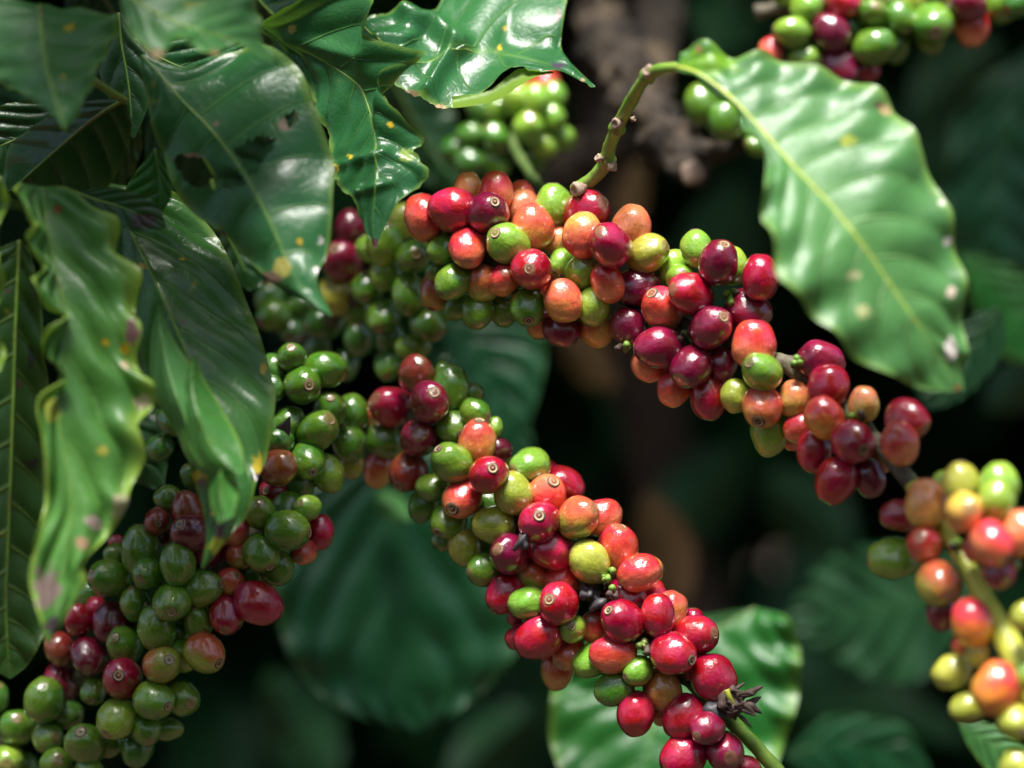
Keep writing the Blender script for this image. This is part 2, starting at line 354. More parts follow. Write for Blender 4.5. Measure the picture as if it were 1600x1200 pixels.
# wavy leaf in front, left
leaf('long wavy blurred leaf closest to the camera, hanging at far left with pink scorched patches',
 [(66,292, 30,285, 90,290), (70,318, 20,300, 130,304), (72,345, 40,336, 168,336), (76,372, 62,345, 182,366), (82,400, 34,378, 188,392), (88,425, 72,408, 212,436), (94,450, 46,440, 215,470), (100,478, 62,468, 214,505), (104,505, 102,492, 212,545), (102,535, 66,520, 220,580), (98,570, 70,552, 238,606), (92,610, 104,588, 240,635), (92,655, 60,620, 214,665), (98,700, 64,680, 228,712), (108,750, 70,745, 203,765), (112,800, 68,795, 198,792), (104,850, 56,845, 168,838), (95,900, 44,905, 133,880), (86,950, 62,962, 130,915), (74,1006, 73,1005, 78,1004)],
 .812, 'leaf_wavy', dm=(24, 14, 6, 0, -6, -14), dl=(20, 4, 0, -2, -4, -12), dr=(28, 20, 12, 6, 0, -12), nv=6, k=.4, amp=5.0, ruf=(2.8, 8), ns=160, nt=26,
 spots=[(205, 518, (11, 22), (.20, .10, .10)), (196, 545, 8, YE), (222, 628, (16, 12), (.50, .42, .26)), (195, 570, 7, (.5, .42, .2)), (90, 327, 8, (.25, .09, .02)), (146, 815, (16, 13), (.50, .34, .32)), (190, 790, (16, 20), (.44, .42, .24)), (74, 920, (20, 34), (.24, .17, .15)), (82, 972, (12, 16), (.05, .03, .04)), (160, 705, 8, (.4, .4, .06)), (128, 850, 10, (.4, .25, .14)), (165, 535, 6, YE), (80, 640, (14, 20), (.32, .36, .05))],
 group=FG, rib=1.6, ribmat='stem_green', seed=6)
leaf('dark leaf seen from beneath at the left frame edge, with a straight yellow midrib',
 [(30,375, 26,375, 34,375), (28,420, -30,410, 52,410), (25,490, -60,480, 64,480), (22,570, -80,570, 70,560), (19,660, -90,660, 78,650), (16,750, -95,750, 82,740), (13,840, -95,850, 84,830), (10,920, -85,930, 82,910), (11,985, -50,1000, 72,985), (13,1030, -15,1040, 46,1035), (15,1060, 14,1060, 17,1060)],
 .85, 'leaf_beneath', dm=(0, 0, 0), dl=(0, 10, 0), dr=(0, 10, 0), nv=13, k=.12, amp=2.0, ruf=(2, 7), spots=[(28, 600, 6, BR), (50, 725, (14, 9), BK), (14, 455, 5, BR), (48, 560, (6, 20), BK)], group=FG, rib=1.8, ribmat='stem_green', seed=7)
leaf('scalloped yellow green leaf edge just inside the left frame edge',
 [(-60,240, -62,240, -58,240), (-55,300, -120,300, 4,280), (-52,350, -130,350, 8,330), (-50,400, -130,400, -6,380), (-50,460, -130,460, 7,430), (-50,520, -130,520, -8,500), (-50,580, -120,580, 8,560), (-48,640, -80,640, -10,610), (-45,690, -46,690, -44,690)],
 .812, 'leaf_wavy', nv=9, amp=2.5, ruf=(4, 6), group=FG, seed=8)
# corrugated leaf with hanging tip
leaf('corrugated leaf with a drooping yellow and brown blotched tip over the dark red cherries',
 [(150,290, 146,296, 160,284), (188,335, 150,350, 262,300), (215,385, 160,400, 322,345), (240,435, 172,450, 356,400), (262,485, 185,505, 384,466), (284,535, 202,560, 405,520), (303,585, 222,606, 420,572), (320,635, 246,632, 431,628), (336,685, 280,672, 420,700), (346,735, 300,742, 404,748), (346,785, 318,800, 388,800), (336,835, 322,840, 358,840), (316,888, 315,887, 319,888)],
 .846, 'leaf_mid', dm=(34, 22, 10, 0, -10, -18), dl=(34, 26, 18, 8, -4, -16), dr=(42, 34, 20, 8, -4, -16), nv=8, k=.28, amp=2.4, ruf=(2.0, 6),
 spots=[(224, 416, (10, 7), (.45, .32, .05)), (216, 418, 4, BR), (284, 405, 4, YE), (287, 505, 6, BR), (411, 576, (6, 10), YE), (403, 725, (9, 20), (.55, .42, .03)), (402, 745, 7, (.09, .04, .06)), (312, 745, (14, 12), YE), (314, 752, (9, 10), (.12, .05, .05)), (348, 800, (16, 8), (.60, .38, .02)), (352, 780, (9, 14), (.10, .05, .05)), (344, 825, (9, 24), (.10, .05, .06)), (340, 855, (18, 14), (.38, .42, .03)), (330, 700, (50, 6), (.12, .3, .03))],
 group=FG, rib=1.2, seed=9)
L10 = [o for o in C.objects if o.type == 'EMPTY'][-1]
for q, rows in enumerate((
 [(248,478, 246,480, 250,478), (252,520, 236,530, 268,525), (262,570, 236,600, 300,575), (276,620, 252,640, 330,625), (296,670, 276,676, 352,672), (322,715, 296,720, 362,712), (345,752, 338,754, 352,750)],
 [(304,556, 302,558, 306,556), (300,590, 284,596, 318,592), (304,630, 277,640, 338,625), (318,670, 290,690, 360,660), (338,710, 318,730, 378,700), (372,742, 362,750, 382,738)],
 [(352,686, 350,688, 354,686), (346,712, 334,718, 358,714), (344,745, 326,752, 366,740), (346,780, 330,790, 372,772), (352,812, 342,818, 364,806)])):
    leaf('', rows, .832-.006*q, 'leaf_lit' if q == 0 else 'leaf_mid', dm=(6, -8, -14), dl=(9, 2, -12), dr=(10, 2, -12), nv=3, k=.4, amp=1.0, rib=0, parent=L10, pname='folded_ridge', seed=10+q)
leaf('small very shiny leaf facet in the dark gap between the big left leaves',
 [(242,232, 238,236, 250,236), (246,258, 218,262, 262,258), (250,284, 200,290, 270,286), (250,308, 198,312, 268,312), (248,334, 246,333, 252,333)],
 .865, 'leaf_bright', nv=4, amp=1.6, cup=2, group=FG, rib=1.5, seed=11)
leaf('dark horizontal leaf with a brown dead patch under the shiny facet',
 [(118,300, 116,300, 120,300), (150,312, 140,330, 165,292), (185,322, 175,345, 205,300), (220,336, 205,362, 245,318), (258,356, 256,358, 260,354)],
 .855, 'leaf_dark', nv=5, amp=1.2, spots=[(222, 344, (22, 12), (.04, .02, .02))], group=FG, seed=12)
leaf('shaded leaf with a bright midrib running down left behind the corner leaf',
 [(194,156, 190,152, 197,160), (160,176, 130,160, 205,200), (125,202, 80,180, 190,255), (90,232, 40,205, 150,310), (52,265, 10,235, 95,340), (10,300, 8,302, 12,306)],
 .860, 'leaf_dark', dm=(0, 10), dl=(0, 25), dr=(0, 20), nv=6, k=.2, amp=1.6, group=FG, rib=2.2, petiole=[(196,158,.860), (170,142,.855), (143,124,.85)], ribmat='stem_green', seed=13)
leaf('dark striped leaf behind the corner leaf at the left frame edge',
 [(110,150, 105,150, 112,150), (70,190, 20,160, 95,225), (30,215, -30,180, 60,265), (-20,235, -60,215, 10,300), (-70,250, -72,250, -68,250)],
 .90, 'leaf_dark', nv=5, amp=2, group=FG, seed=14)
leaf('deep green leaf glimpsed between the scalloped leaf and the torn leaf',
 [(210,60, 205,55, 215,60), (250,90, 215,130, 290,55), (300,110, 260,165, 350,65), (350,110, 330,150, 400,65), (420,100, 420,104, 420,96)],
 .90, 'leaf', nv=5, amp=1.5, group=FG, seed=15)
leaf('narrow shaded leaf crossing the gap left of the torn leaf',
 [(185,20, 180,20, 190,20), (190,70, 150,70, 225,70), (200,125, 160,130, 240,115), (205,175, 185,180, 230,170), (208,215, 206,215, 210,215)],
 .90, 'leaf_dark', nv=5, amp=1.5, group=FG, seed=16)
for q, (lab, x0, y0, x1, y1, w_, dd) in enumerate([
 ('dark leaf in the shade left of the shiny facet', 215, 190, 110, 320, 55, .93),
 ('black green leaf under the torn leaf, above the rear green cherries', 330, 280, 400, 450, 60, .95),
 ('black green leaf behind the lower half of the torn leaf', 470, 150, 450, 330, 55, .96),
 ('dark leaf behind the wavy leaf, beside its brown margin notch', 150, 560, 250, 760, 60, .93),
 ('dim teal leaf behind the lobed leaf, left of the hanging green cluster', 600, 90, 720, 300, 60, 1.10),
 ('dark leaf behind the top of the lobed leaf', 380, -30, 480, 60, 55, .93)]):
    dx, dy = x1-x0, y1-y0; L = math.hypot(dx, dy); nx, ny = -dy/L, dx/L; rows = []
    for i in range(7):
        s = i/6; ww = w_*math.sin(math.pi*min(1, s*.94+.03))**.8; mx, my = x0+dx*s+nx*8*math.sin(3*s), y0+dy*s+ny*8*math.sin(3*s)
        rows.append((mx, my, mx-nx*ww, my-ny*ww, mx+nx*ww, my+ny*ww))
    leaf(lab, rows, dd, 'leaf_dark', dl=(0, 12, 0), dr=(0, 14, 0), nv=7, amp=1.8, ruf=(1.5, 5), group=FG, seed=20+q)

for q, (lab, x0, y0, x1, y1, w_, dd) in enumerate([  # leaves added behind gaps, tilted downward so they stay dark
 ('dark leaf added behind the ragged holes of the large torn leaf', 250, 130, 420, 420, 95, .95),
 ('dark leaf added to darken the left frame edge under the corner leaf', -40, 100, 60, 330, 80, .97),
 ('dark leaf added between the corner leaf and the scalloped leaf by the top edge', 130, -60, 230, 110, 80, .97)]):
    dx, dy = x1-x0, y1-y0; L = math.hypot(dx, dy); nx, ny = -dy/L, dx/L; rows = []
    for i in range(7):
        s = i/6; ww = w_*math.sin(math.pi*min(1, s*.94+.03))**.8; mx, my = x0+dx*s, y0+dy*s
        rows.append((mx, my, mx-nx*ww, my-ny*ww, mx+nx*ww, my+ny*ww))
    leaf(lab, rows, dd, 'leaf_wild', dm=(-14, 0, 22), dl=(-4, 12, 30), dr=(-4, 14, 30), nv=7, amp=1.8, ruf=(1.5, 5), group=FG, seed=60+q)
# ---------------------------------------------------------------- green leafy twig with the big leaf, right
tw = thing('leafy_twig', 'green knuckled twig rising from the cherries and carrying one big pale leaf', 'twig', P(905, 296, .900))
tp = [P(*q) for q in ((898,298,.902), (925,280,.898), (946,255,.893), (953,228,.888), (966,196,.880), (985,160,.868), (1003,130,.858), (1020,113,.85), (1045,106,.842), (1075,106,.835))]
tubeobj('stem', tp, [.0027, .0024, .0026, .0023, .0022, .0022, .0020, .0022, .0018, .0015], M['stem_green'], tw, sides=14, n=70, lump=.12, lfreq=500, nodes=(.25, .43, .73))
for (x, y, dd, ax, ay, r_) in ((902,296,.896,-.9,.3,.0031), (935,247,.889,-.9,-.4,.0017), (958,261,.889,.9,.2,.0019), (963,193,.874,-.5,.2,.0022), (990,186,.876,.9,-.1,.0011), (1014,112,.850,-.5,-.3,.0026)):
    c = P(x, y, dd); a = Vector((ax, -.6, -ay)).normalized(); q = a.to_track_quat('Z', 'Y').to_matrix()
    V = []; F = []; prof = [(0, -1.2), (.8, -1.1), (1, -.3), (1.08, .3), (.95, .55), (.72, .62), (.55, .45), (.0, .42)]
    for i, (rr, zz) in enumerate(prof):
        for j in range(12):
            an = j*math.pi/6; v = Vector((rr*math.cos(an), rr*math.sin(an), zz))*r_*(1+.12*math.sin(an*3+i)); V.append(c+q@(v*.8)-tw.location)
    for i in range(len(prof)-1):
        for j in range(12): F.append((i*12+j, i*12+(j+1) % 12, (i+1)*12+(j+1) % 12, (i+1)*12+j))
    obj('leaf_scar', mesh('leaf_scar', V, F, M['stub']), tw)
leaf('', [(1058,104, 1056,108, 1060,90), (1085,112, 1082,122, 1072,80), (1120,134, 1118,146, 1108,74), (1152,160, 1150,172, 1150,92), (1182,192, 1174,206, 1205,86), (1210,224, 1199,248, 1262,104), (1238,256, 1193,292, 1318,120), (1268,288, 1192,335, 1376,148), (1300,322, 1207,385, 1412,190), (1332,362, 1220,440, 1442,248), (1364,405, 1258,478, 1472,318), (1394,448, 1294,518, 1494,388), (1424,492, 1340,562, 1503,455), (1452,534, 1396,590, 1504,520), (1478,572, 1450,610, 1504,572), (1503,612, 1500,612, 1506,610)],
 .822, 'leaf_lit', dm=(0, -14, -24, -32, -30, -22), dl=(0, -16, -34, -44, -36, -22), dr=(4, -2, -6, -14, -20, -22), nv=12, k=.22, amp=1.35, ruf=(2.2, 9), ns=150, nt=26, cup=1,
 spots=[(1481, 377, (7, 9), WH), (1485, 457, (8, 8), (.62, .5, .4)), (1484, 546, (9, 20), WH), (1472, 318, 8, (.6, .6, .5)), (1384, 172, (11, 9), (.55, .42, .2)), (1372, 164, (8, 5), (.15, .05, .05)), (1327, 219, (13, 10), (.36, .42, .05)), (1350, 490, (13, 12), (.42, .46, .2)), (1335, 432, (10, 8), (.4, .42, .2)), (1497, 606, 7, (.3, .12, .05)), (1092, 80, (5, 8), (.3, .12, .08)), (1110, 96, (40, 22), (.13, .30, .012))],
 parent=tw, rib=1.6, ribmat='stem_yellow', seed=31)
# ---------------------------------------------------------------- cherries
def cherry_mesh(seed):
    nu, nv_ = 32, 22; V = [(0, 0, 1.10)]; F = []; rs = random.Random(seed)
    gp = rs.random()*6.28; fl = rs.uniform(.01, .065); pw = rs.uniform(.84, 1.12)
    def rad(th, ph):
        z = math.cos(th); r = math.sin(th)**pw*(1-.06*z) if math.sin(th) > 0 else 0
        r *= 1+fl*math.cos(2*(ph-gp))-.025*math.exp(-((math.sin(ph-gp))**2)/.02)
        zz = 1.12*z
        e = math.exp(-(th/.16)**2); zz -= .035*e
        v = Vector((r*math.cos(ph), r*math.sin(ph), zz)); k = 1+.075*noise.noise(v*1.25+Vector((seed*7, 0, 0))); return v*k
    for i in range(1, nv_):
        for j in range(nu): V.append(rad(math.pi*i/nv_, 2*math.pi*j/nu))
    V[0] = rad(1e-5, 0); V.append(rad(math.pi-1e-5, 0)); n = len(V)-1
    for j in range(nu):
        F.append((0, 1+j, 1+(j+1) % nu)); F.append((n, n-nu+(j+1) % nu, n-nu+j))
    for i in range(nv_-2):
        for j in range(nu): F.append((1+i*nu+j, 1+(i+1)*nu+j, 1+(i+1)*nu+(j+1) % nu, 1+i*nu+(j+1) % nu))
    return mesh('cherry', V, F, M['cherry'])
def scar_mesh(seed):
    rs = random.Random(seed); prof = [(.225, -.02), (.205, .012), (.17, .028), (.135, .02), (.11, -.005), (.075, -.01), (.06, .02), (.03, .035), (0, .03)]
    V = []; F = []; n = 18
    for i, (r, z) in enumerate(prof):
        for j in range(n):
            a = 2*math.pi*j/n; k = 1+.10*noise.noise(Vector((math.cos(a)*2, math.sin(a)*2, seed*5+i*.3))); V.append((r*k*math.cos(a), r*k*math.sin(a), z+.012*noise.noise(Vector((math.cos(a)*4, math.sin(a)*4, seed+i)))))
    for i in range(len(prof)-1):
        for j in range(n): F.append((i*n+j, i*n+(j+1) % n, (i+1)*n+(j+1) % n, (i+1)*n+j))
    return mesh('blossom_scar', V, F, M['scar'])
CM = [cherry_mesh(i) for i in range(12)]; SM = [scar_mesh(i) for i in range(4)]
TONE = {
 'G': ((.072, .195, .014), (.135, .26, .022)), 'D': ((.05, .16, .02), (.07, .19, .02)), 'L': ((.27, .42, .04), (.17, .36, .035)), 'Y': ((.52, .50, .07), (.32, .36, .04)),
 'A': ((.78, .26, .09), (.66, .48, .07)), 'O': ((.62, .085, .05), (.58, .30, .055)), 'R': ((.60, .030, .034), (.74, .22, .09)),
 'C': ((.28, .002, .024), (.44, .014, .036)), 'P': ((.12, .003, .024), (.22, .008, .034)), 'B': ((.26, .028, .022), (.27, .075, .025)),  # B is a brownish red with shade put into the tone
 'M': ((.52, .11, .04), (.28, .34, .04)), 'K': ((.60, .04, .04), (.85, .42, .04))}
def jit(c, rs, a=.12): 
    f = 1+rs.uniform(-a, a); return tuple(max(0, x*f*(1+rs.uniform(-a*.6, a*.6))) for x in c)
def cherries(root, data, depth, seed, keep=.93):
    """data rows: x y r tone u v layer (photo pixels; u v = where the blossom scar looks; layer 0 front)"""
    rs = random.Random(seed); L = []
    for ln in data.strip().replace(';', '\n').split('\n'):
        t = ln.split()
        if not t: continue
        x, y, r = map(float, t[:3]); u, v = float(t[4]), float(t[5]); lay = float(t[6]) if len(t) > 6 else .5
        d0 = depth(x, y); L.append([x, y, r, t[3], u, v, lay, d0+(lay-.9)*.0075, d0])
    n = len(L)
    for it in range(60):
        for i in range(n):
            for j in range(i+1, n):
                a, b = L[i], L[j]; pxs = K*a[8]
                dx = (a[0]-b[0])*pxs; dy = (a[1]-b[1])*pxs; need = (a[2]+b[2])*pxs*keep; q = need*need-dx*dx-dy*dy
                if q <= 0: continue
                nd = math.sqrt(q); f, g = (a, b) if (a[6], a[7], i) <= (b[6], b[7], j) else (b, a)
                gap = g[7]-f[7]
                if gap < nd:
                    e = (nd-gap)*.25; f[7] -= e*.8; g[7] += e*1.2
        for a in L: a[7] += (a[8]+(a[6]-.9)*.0075-a[7])*.03
    for k, (x, y, r, tn, u, v, lay, d, d0) in enumerate(L):
        loc = P(x, y, d); rr = r*K*d*1.10
        vis = not (u == 0 and v == 0)
        if not vis: an = rs.uniform(0, 6.28); u, v = math.cos(an)*.9, math.sin(an)*.9
        m = math.hypot(u, v); w_ = math.sqrt(max(0, 1-m*m))
        if m > 1: u /= m; v /= m
        ax = Vector((u, -w_, -v)).normalized()
        q = ax.to_track_quat('Z', 'Y')
        o = obj('cherry', CM[rs.randrange(12)], root); o.location = loc-root.location
        o.rotation_mode = 'QUATERNION'; o.rotation_quaternion = q @ Matrix.Rotation(rs.uniform(0, 6.28), 3, 'Z').to_quaternion()
        o.scale = (rr*rs.uniform(.94, .985), rr*rs.uniform(.94, .985), rr*rs.uniform(.98, 1.07))
        A, B = TONE[tn]; o['tone_a'] = jit(A, rs); o['tone_b'] = jit(B, rs)
        if tn in 'KOMRA' and rs.random() < .7:    # ripening runs from the sunny side, any direction on the fruit
            wv = Vector((rs.uniform(-.6, .6), -.3, 1)).normalized()
        else: wv = Vector((rs.uniform(-1, 1), rs.uniform(-1, 1), rs.uniform(-1, 1))).normalized()*.6
        o['blush'] = tuple(o.rotation_quaternion.inverted() @ wv)
        if vis and (m <= 1.05):
            s = obj('blossom_scar', SM[rs.randrange(4)], o); s.location = (0, 0, 1.06)
            z = rs.uniform(1.05, 1.55); s.scale = (z, z, 1.2)
    return L

def stalks(root, x, y, d, n, seed, spread=14):
    rs = random.Random(seed)
    for i in range(n):
        a = rs.uniform(0, 6.28); r = rs.uniform(.3, 1)*spread
        p0 = P(x+rs.uniform(-4, 4), y+rs.uniform(-4, 4), d+.004); p1 = P(x+math.cos(a)*r, y+math.sin(a)*r, d-rs.uniform(.001, .005))
        V, F = tube([p0, (p0+p1)/2+Vector((0, -.001, .001)), p1], [.0010, .0009, .0013], 8, n=8, lump=.3, lfreq=900, seed=i)
        obj('fruit_stalk', mesh('fruit_stalk', [v-root.location for v in V], F, M['stem_green' if i % 3 else 'dry']), root)

# --- upper red branch
dU = lambda x, y: .900+lin([.03, .008, 0, -.006, -.018, -.036, -.074, -.115], (x-500)/1120*1.0)
ub = thing('laden_branch', 'coffee branch of mostly red cherries arching from centre to the lower right corner', 'branch', P(640, 400, .93))
sp = [(640,400), (720,400), (800,410), (880,425), (960,455), (1040,490), (1120,530), (1180,555), (1235,572), (1290,610), (1335,652), (1375,695), (1425,758), (1490,850), (1530,920), (1565,985), (1600,1050), (1640,1130)]
sp[0] = (705, 392); sp[1] = (745, 400)
pts = [P(x, y, dU(x, y)+.004) for x, y in sp]
tubeobj('woody_stem', pts[:13], [.0030, .0030, .0030, .0030, .0030, .0029, .0029, .0030, .0034, .0030, .0030, .0027, .0026], M['stem_bark'], ub, sides=14, n=110, lump=.35, lfreq=260)
tubeobj('green_stem', pts[12:], [.0026, .0026, .0030, .0040, .0048, .0040], M['stem_yellow'], ub, sides=16, n=60, lump=.08, lfreq=200)
U1 = """662 340 32 R -.3 -1 1;731 297 23 A 0 -1 2;707 328 33 C -1 -.2 0;774 300 26 R .1 -1 1;762 332 31 P .3 -.37 0;814 308 22 R 0 -1 2;816 326 25 R .2 -1 2
833 353 30 O -.3 -1 .5;865 321 29 L 0 -1 1;917 332 34 C .65 -.35 1;911 367 31 O 0 -1 0;953 382 32 C -.4 -.5 0;986 354 28 R .2 -1 1;1012 396 29 Y .8 -.25 1
731 387 28 R 0 .75 0;770 388 26 C -1 0 2;793 381 32 L -.5 -.4 0;830 420 31 C -.1 .05 0;868 375 26 A .5 .2 2;878 412 22 L -.5 .6 1.5;908 424 24 L .3 -.5 1
695 389 25 G -1 .2 1;684 420 20 G -.5 .5 2;708 440 25 G -.65 .65 .5;754 442 26 M -.2 -.7 .7;788 437 24 R .05 -.35 .5;683 455 27 O -.3 .9 2.5;716 480 20 G -.9 .6 2
747 486 26 G -.15 .85 1;787 486 22 G 0 1.2 1.5;826 480 28 G 0 .65 .6;841 507 20 O 0 1 2.5;864 446 20 R 0 -1 2;880 470 29 O -.4 -1 .4;949 441 27 R -.35 -.8 .5
927 479 25 L -.3 1 .5;878 514 28 P .7 .6 1.5;933 512 27 O .3 1 1.5;998 448 28 P 1 -.1 1;982 511 27 P .3 1 1;1035 480 31 R -.5 -.6 .5;1079 459 32 C -.75 -.2 .2
1053 420 24 L -.2 -1.2 1.5;1064 435 22 L .1 -.2 1;1088 388 25 L -.1 -1 1;1123 410 30 P .2 -.75 0;1141 415 27 L .4 1.2 1.2;1188 433 29 C 0 -1.2 .5;1169 484 31 P .7 .4 .6
1111 511 32 P .45 -.4 0;1030 543 32 P -1 .1 .3;1080 573 31 P -.5 .6 .2;1128 571 25 P 0 1.2 1;1178 538 33 R 0 -1.2 .4;1190 580 29 L -.6 -.4 .1;1150 618 23 Y 0 -1.2 .5
1191 637 31 O -.25 .6 .2;1202 678 28 L 0 1 1.2;1241 623 25 A .3 -1.2 1;1016 566 27 R -.5 1.1 1.5;1054 606 26 R -.4 1.1 1.2;1107 622 28 C 0 1.1 1;1282 565 32 P 1 .2 .7
1294 607 32 C -.2 1.2 .4;1289 654 29 K .7 1.1 .2;1250 668 24 R -1 .5 1;1350 631 24 A 0 -1.2 1;1418 655 30 C .7 .4 .8;1407 694 28 R .3 1 .6;1333 691 32 C .3 .3 .1
1272 706 27 C -.2 1.2 .6;1306 751 32 C -.5 1 .8;1358 747 25 P .3 1 1;1378 715 20 O 0 1 1.6;1238 686 16 R 0 1 2;1017 512 16 L 0 0 2"""
U2 = """1447 786 31 A 0 -1.2 .2;1408 805 27 C -1.2 0 .8;1501 754 28 Y 0 -1 .6;1477 753 18 L -1.2 0 1.2;1560 760 31 L 0 -1.2 .8;1557 783 27 L .2 1.2 .3;1507 799 30 A .05 -.2 0
1596 833 30 R 0 -1.2 .5;1551 849 32 R .5 .6 .3;1533 855 25 R -1.1 .3 .8;1445 850 27 R -.4 -.4 .1;1395 872 31 L -1 0 .5;1467 912 34 M .2 .3 .3;1561 893 25 P .2 .4 1
1578 882 14 L 1 0 1.2;1472 958 24 P -.2 1.2 1;1519 972 32 K -.3 -1.2 .1;1527 1018 20 Y .2 -1.2 .2;1487 1051 27 Y -1 .5 .3;1557 1075 35 K .3 -1.2 .1;1512 1105 24 Y -1 .2 .6
1585 1128 26 Y .2 .3 .4;1602 962 22 Y 0 0 .5;1606 1055 22 L 0 0 .6;1588 1198 26 Y 0 -1.2 .5;1500 1010 14 R 0 0 1.5"""
cherries(ub, U1, dU, 1)
cherries(ub, U2, dU, 2)  # right-end fruit in paler tones, stronger sunlight put into the colour
for q in ((1140,462,6), (1340,655,8), (1245,572,5), (1495,850,5), (975,545,3), (1075,525,3)): stalks(ub, q[0], q[1], dU(q[0], 0)-.003, q[2], q[0])

# --- middle branch
dM = lambda x, y: .900+lin([.05, .022, .006, 0, -.004, -.006, -.008], (x-560)/640)
mb = thing('laden_branch', 'coffee branch of red and green cherries in sharp focus, running down to the bottom edge', 'branch', P(560, 590, .95))
sp = [(640,645), (660,665), (690,690), (760,770), (830,840), (900,905), (970,970), (1030,1020), (1080,1065), (1125,1110), (1170,1155), (1215,1205), (1260,1260)]
pts = [P(x, y, dM(x, y)+.004) for x, y in sp]
tubeobj('woody_stem', pts[:9], [.003, .003, .003, .0032, .0034, .0034, .0032, .003], M['stem_bark'], mb, sides=14, n=90, lump=.35, lfreq=260)
tubeobj('green_stem', pts[8:], [.0029, .0027, .0026, .0026, .0026], M['stem_green'], mb, sides=16, n=50, lump=.12, lfreq=260)
MM = """650 584 27 B .2 -.6 .3;611 635 30 C -.7 -.35 .4;672 627 31 P .2 -.4 .1;655 684 29 P 0 -.2 .2;598 688 28 G -.9 -.3 .8;588 645 18 O 0 0 1.8;592 733 24 O -.3 1.2 1.5
637 738 29 B -.4 .6 .5;704 606 28 G .1 -1 .8;694 583 16 G 0 -1.2 1.4;739 614 16 G -.3 -.6 1.5;707 667 25 G .5 .4 .9;743 646 23 G .75 .2 .9;772 668 14 L .4 -1.2 1.3
746 690 29 O .1 -.95 .3;777 703 20 P 1 0 1.4;706 722 30 G -.6 -.6 .1;763 741 29 C .2 -.3 .1;677 761 24 G -1.2 0 .5;722 779 30 R -.4 .4 0;662 790 22 G -.6 1 1.2
801 770 31 M -.4 -.85 .2;765 787 22 D 1.3 0 1.5;700 814 27 G -.5 .5 .5;771 820 30 Y -1 -.1 .3;693 843 18 G .3 .5 1.5;725 855 25 Y .2 1.2 .8;755 852 20 D 0 0 1.5
757 890 25 G -.8 .1 .8;828 727 28 L -.8 .2 1.3;792 722 12 L 0 -1.2 1.6;850 749 28 C 0 -1.2 1.4;882 757 27 C 1 .6 1;854 773 30 R .3 -.6 .4;842 815 31 C 0 -.3 0
904 809 31 M .65 -.5 .3;940 808 27 R 1 -.6 1;796 865 30 P -.45 -.25 .3;862 859 31 C 1 .3 .4;834 899 23 M .9 .9 1;880 904 28 R .3 -1.2 .5;789 927 29 C -.5 .75 .5
922 878 30 Y .8 1 .4;965 856 31 R .1 -.9 .5;998 895 29 R -1 .4 .5;1008 890 24 A 1 0 1.3;824 943 26 L -1 .1 .5;872 943 31 C -.4 -.25 0;806 962 14 C 0 0 1.6
893 981 23 L 0 -.15 .3;841 996 32 C -1 .5 .3;814 995 20 C -1 .4 1;888 1022 24 O -.5 .5 .8;871 1046 26 O 0 1.2 1.1;977 932 31 C .5 .4 .7;930 979 24 R -.3 -.5 .7
972 970 32 C -.6 -.5 .1;1020 930 22 C 0 -1.2 1.2;1028 963 28 C 0 1.2 .2;1045 955 26 O .6 -1 1;1088 992 31 C .75 -.1 .5;1083 975 20 C 0 -1.2 .9;1052 1021 33 C .7 .2 0
1084 1045 18 R 0 0 1.3;1115 1060 33 C .6 1 .3;957 1022 29 R -1 0 .1;926 1032 27 L -1 .5 .7;996 1049 22 L -.75 .3 0;961 1075 26 G -1 .5 .5;1036 1080 29 O .5 1.1 .4
993 1116 29 C .1 1.1 .4;1033 1115 16 O 0 1.2 1.4;1069 1121 32 C -.6 1 .2;1105 1138 25 P -.6 .3 0;1067 1182 32 C -.7 .6 .3;1132 1174 30 P .15 .2 .1;1165 1200 20 C 0 0 .8"""
cherries(mb, MM, dM, 3)
for q in ((948,900,7), (1012,1008,9), (835,850,4), (960,925,4)): stalks(mb, q[0], q[1], dM(q[0], 0)-.008, q[2], q[0]+5, 17)
# scorched husks and the dried blossom tuft
def blob(name, c, rx, ry, rz, mat, root, rot=(0, 0, 0), seed=0, rag=.35, lf=260):
    V = []; F = []; nu, nv_ = 18, 12; e = Matrix.Rotation(rot[1], 3, 'Y')
    for i in range(nv_+1):
        for j in range(nu):
            th = math.pi*i/nv_; ph = 2*math.pi*j/nu
            v = Vector((rx*math.sin(th)*math.cos(ph), ry*math.sin(th)*math.sin(ph), rz*math.cos(th))); v = v*(1+rag*noise.noise(v*lf+Vector((seed, 0, 0)))); V.append(c+e@v-root.location)
    for i in range(nv_):
        for j in range(nu): F.append((i*nu+j, i*nu+(j+1) % nu, (i+1)*nu+(j+1) % nu, (i+1)*nu+j))
    return obj(name, mesh(name, V, F, M[mat]), root)
blob('black_husk', P(920, 927, .892), .0036, .004, .0026, 'char', mb, (0, .5, 0), 1, .9, 420)
blob('black_husk', P(934, 944, .890), .0036, .0026, .0018, 'char', mb, (0, -.5, 0), 2, .3, 300)
blob('black_husk', P(818, 846, .889), .0020, .002, .0036, 'char', mb, (0, .6, 0), 3, .9, 520)
blob('black_husk', P(1120, 1108, .886), .0048, .004, .0034, 'char', mb, (0, 0, 0), 4, .6)
rs = random.Random(5)
for i in range(15):
    a = rs.uniform(-.9, .75); L_ = rs.uniform(18, 62); x0, y0 = 1135+rs.uniform(-6, 8), 1098+rs.uniform(-14, 14)
    x1, y1 = x0+math.cos(a)*L_, y0+math.sin(a)*L_*.7
    p0, p1 = P(x0, y0, .884), P(x1, y1, .882+rs.uniform(-.008, .008)); mid_ = (p0+p1)/2+Vector((0, 0, rs.uniform(-.002, .003)))
    V, F = tube([p0, mid_, p1], [.0006, .0004, .0007 if i % 3 else .0014, .0002], 7, n=12, lump=.5, lfreq=700, seed=i)
    obj('dried_floret', mesh('dried_floret', [v-mb.location for v in V], F, M['dry']), mb)
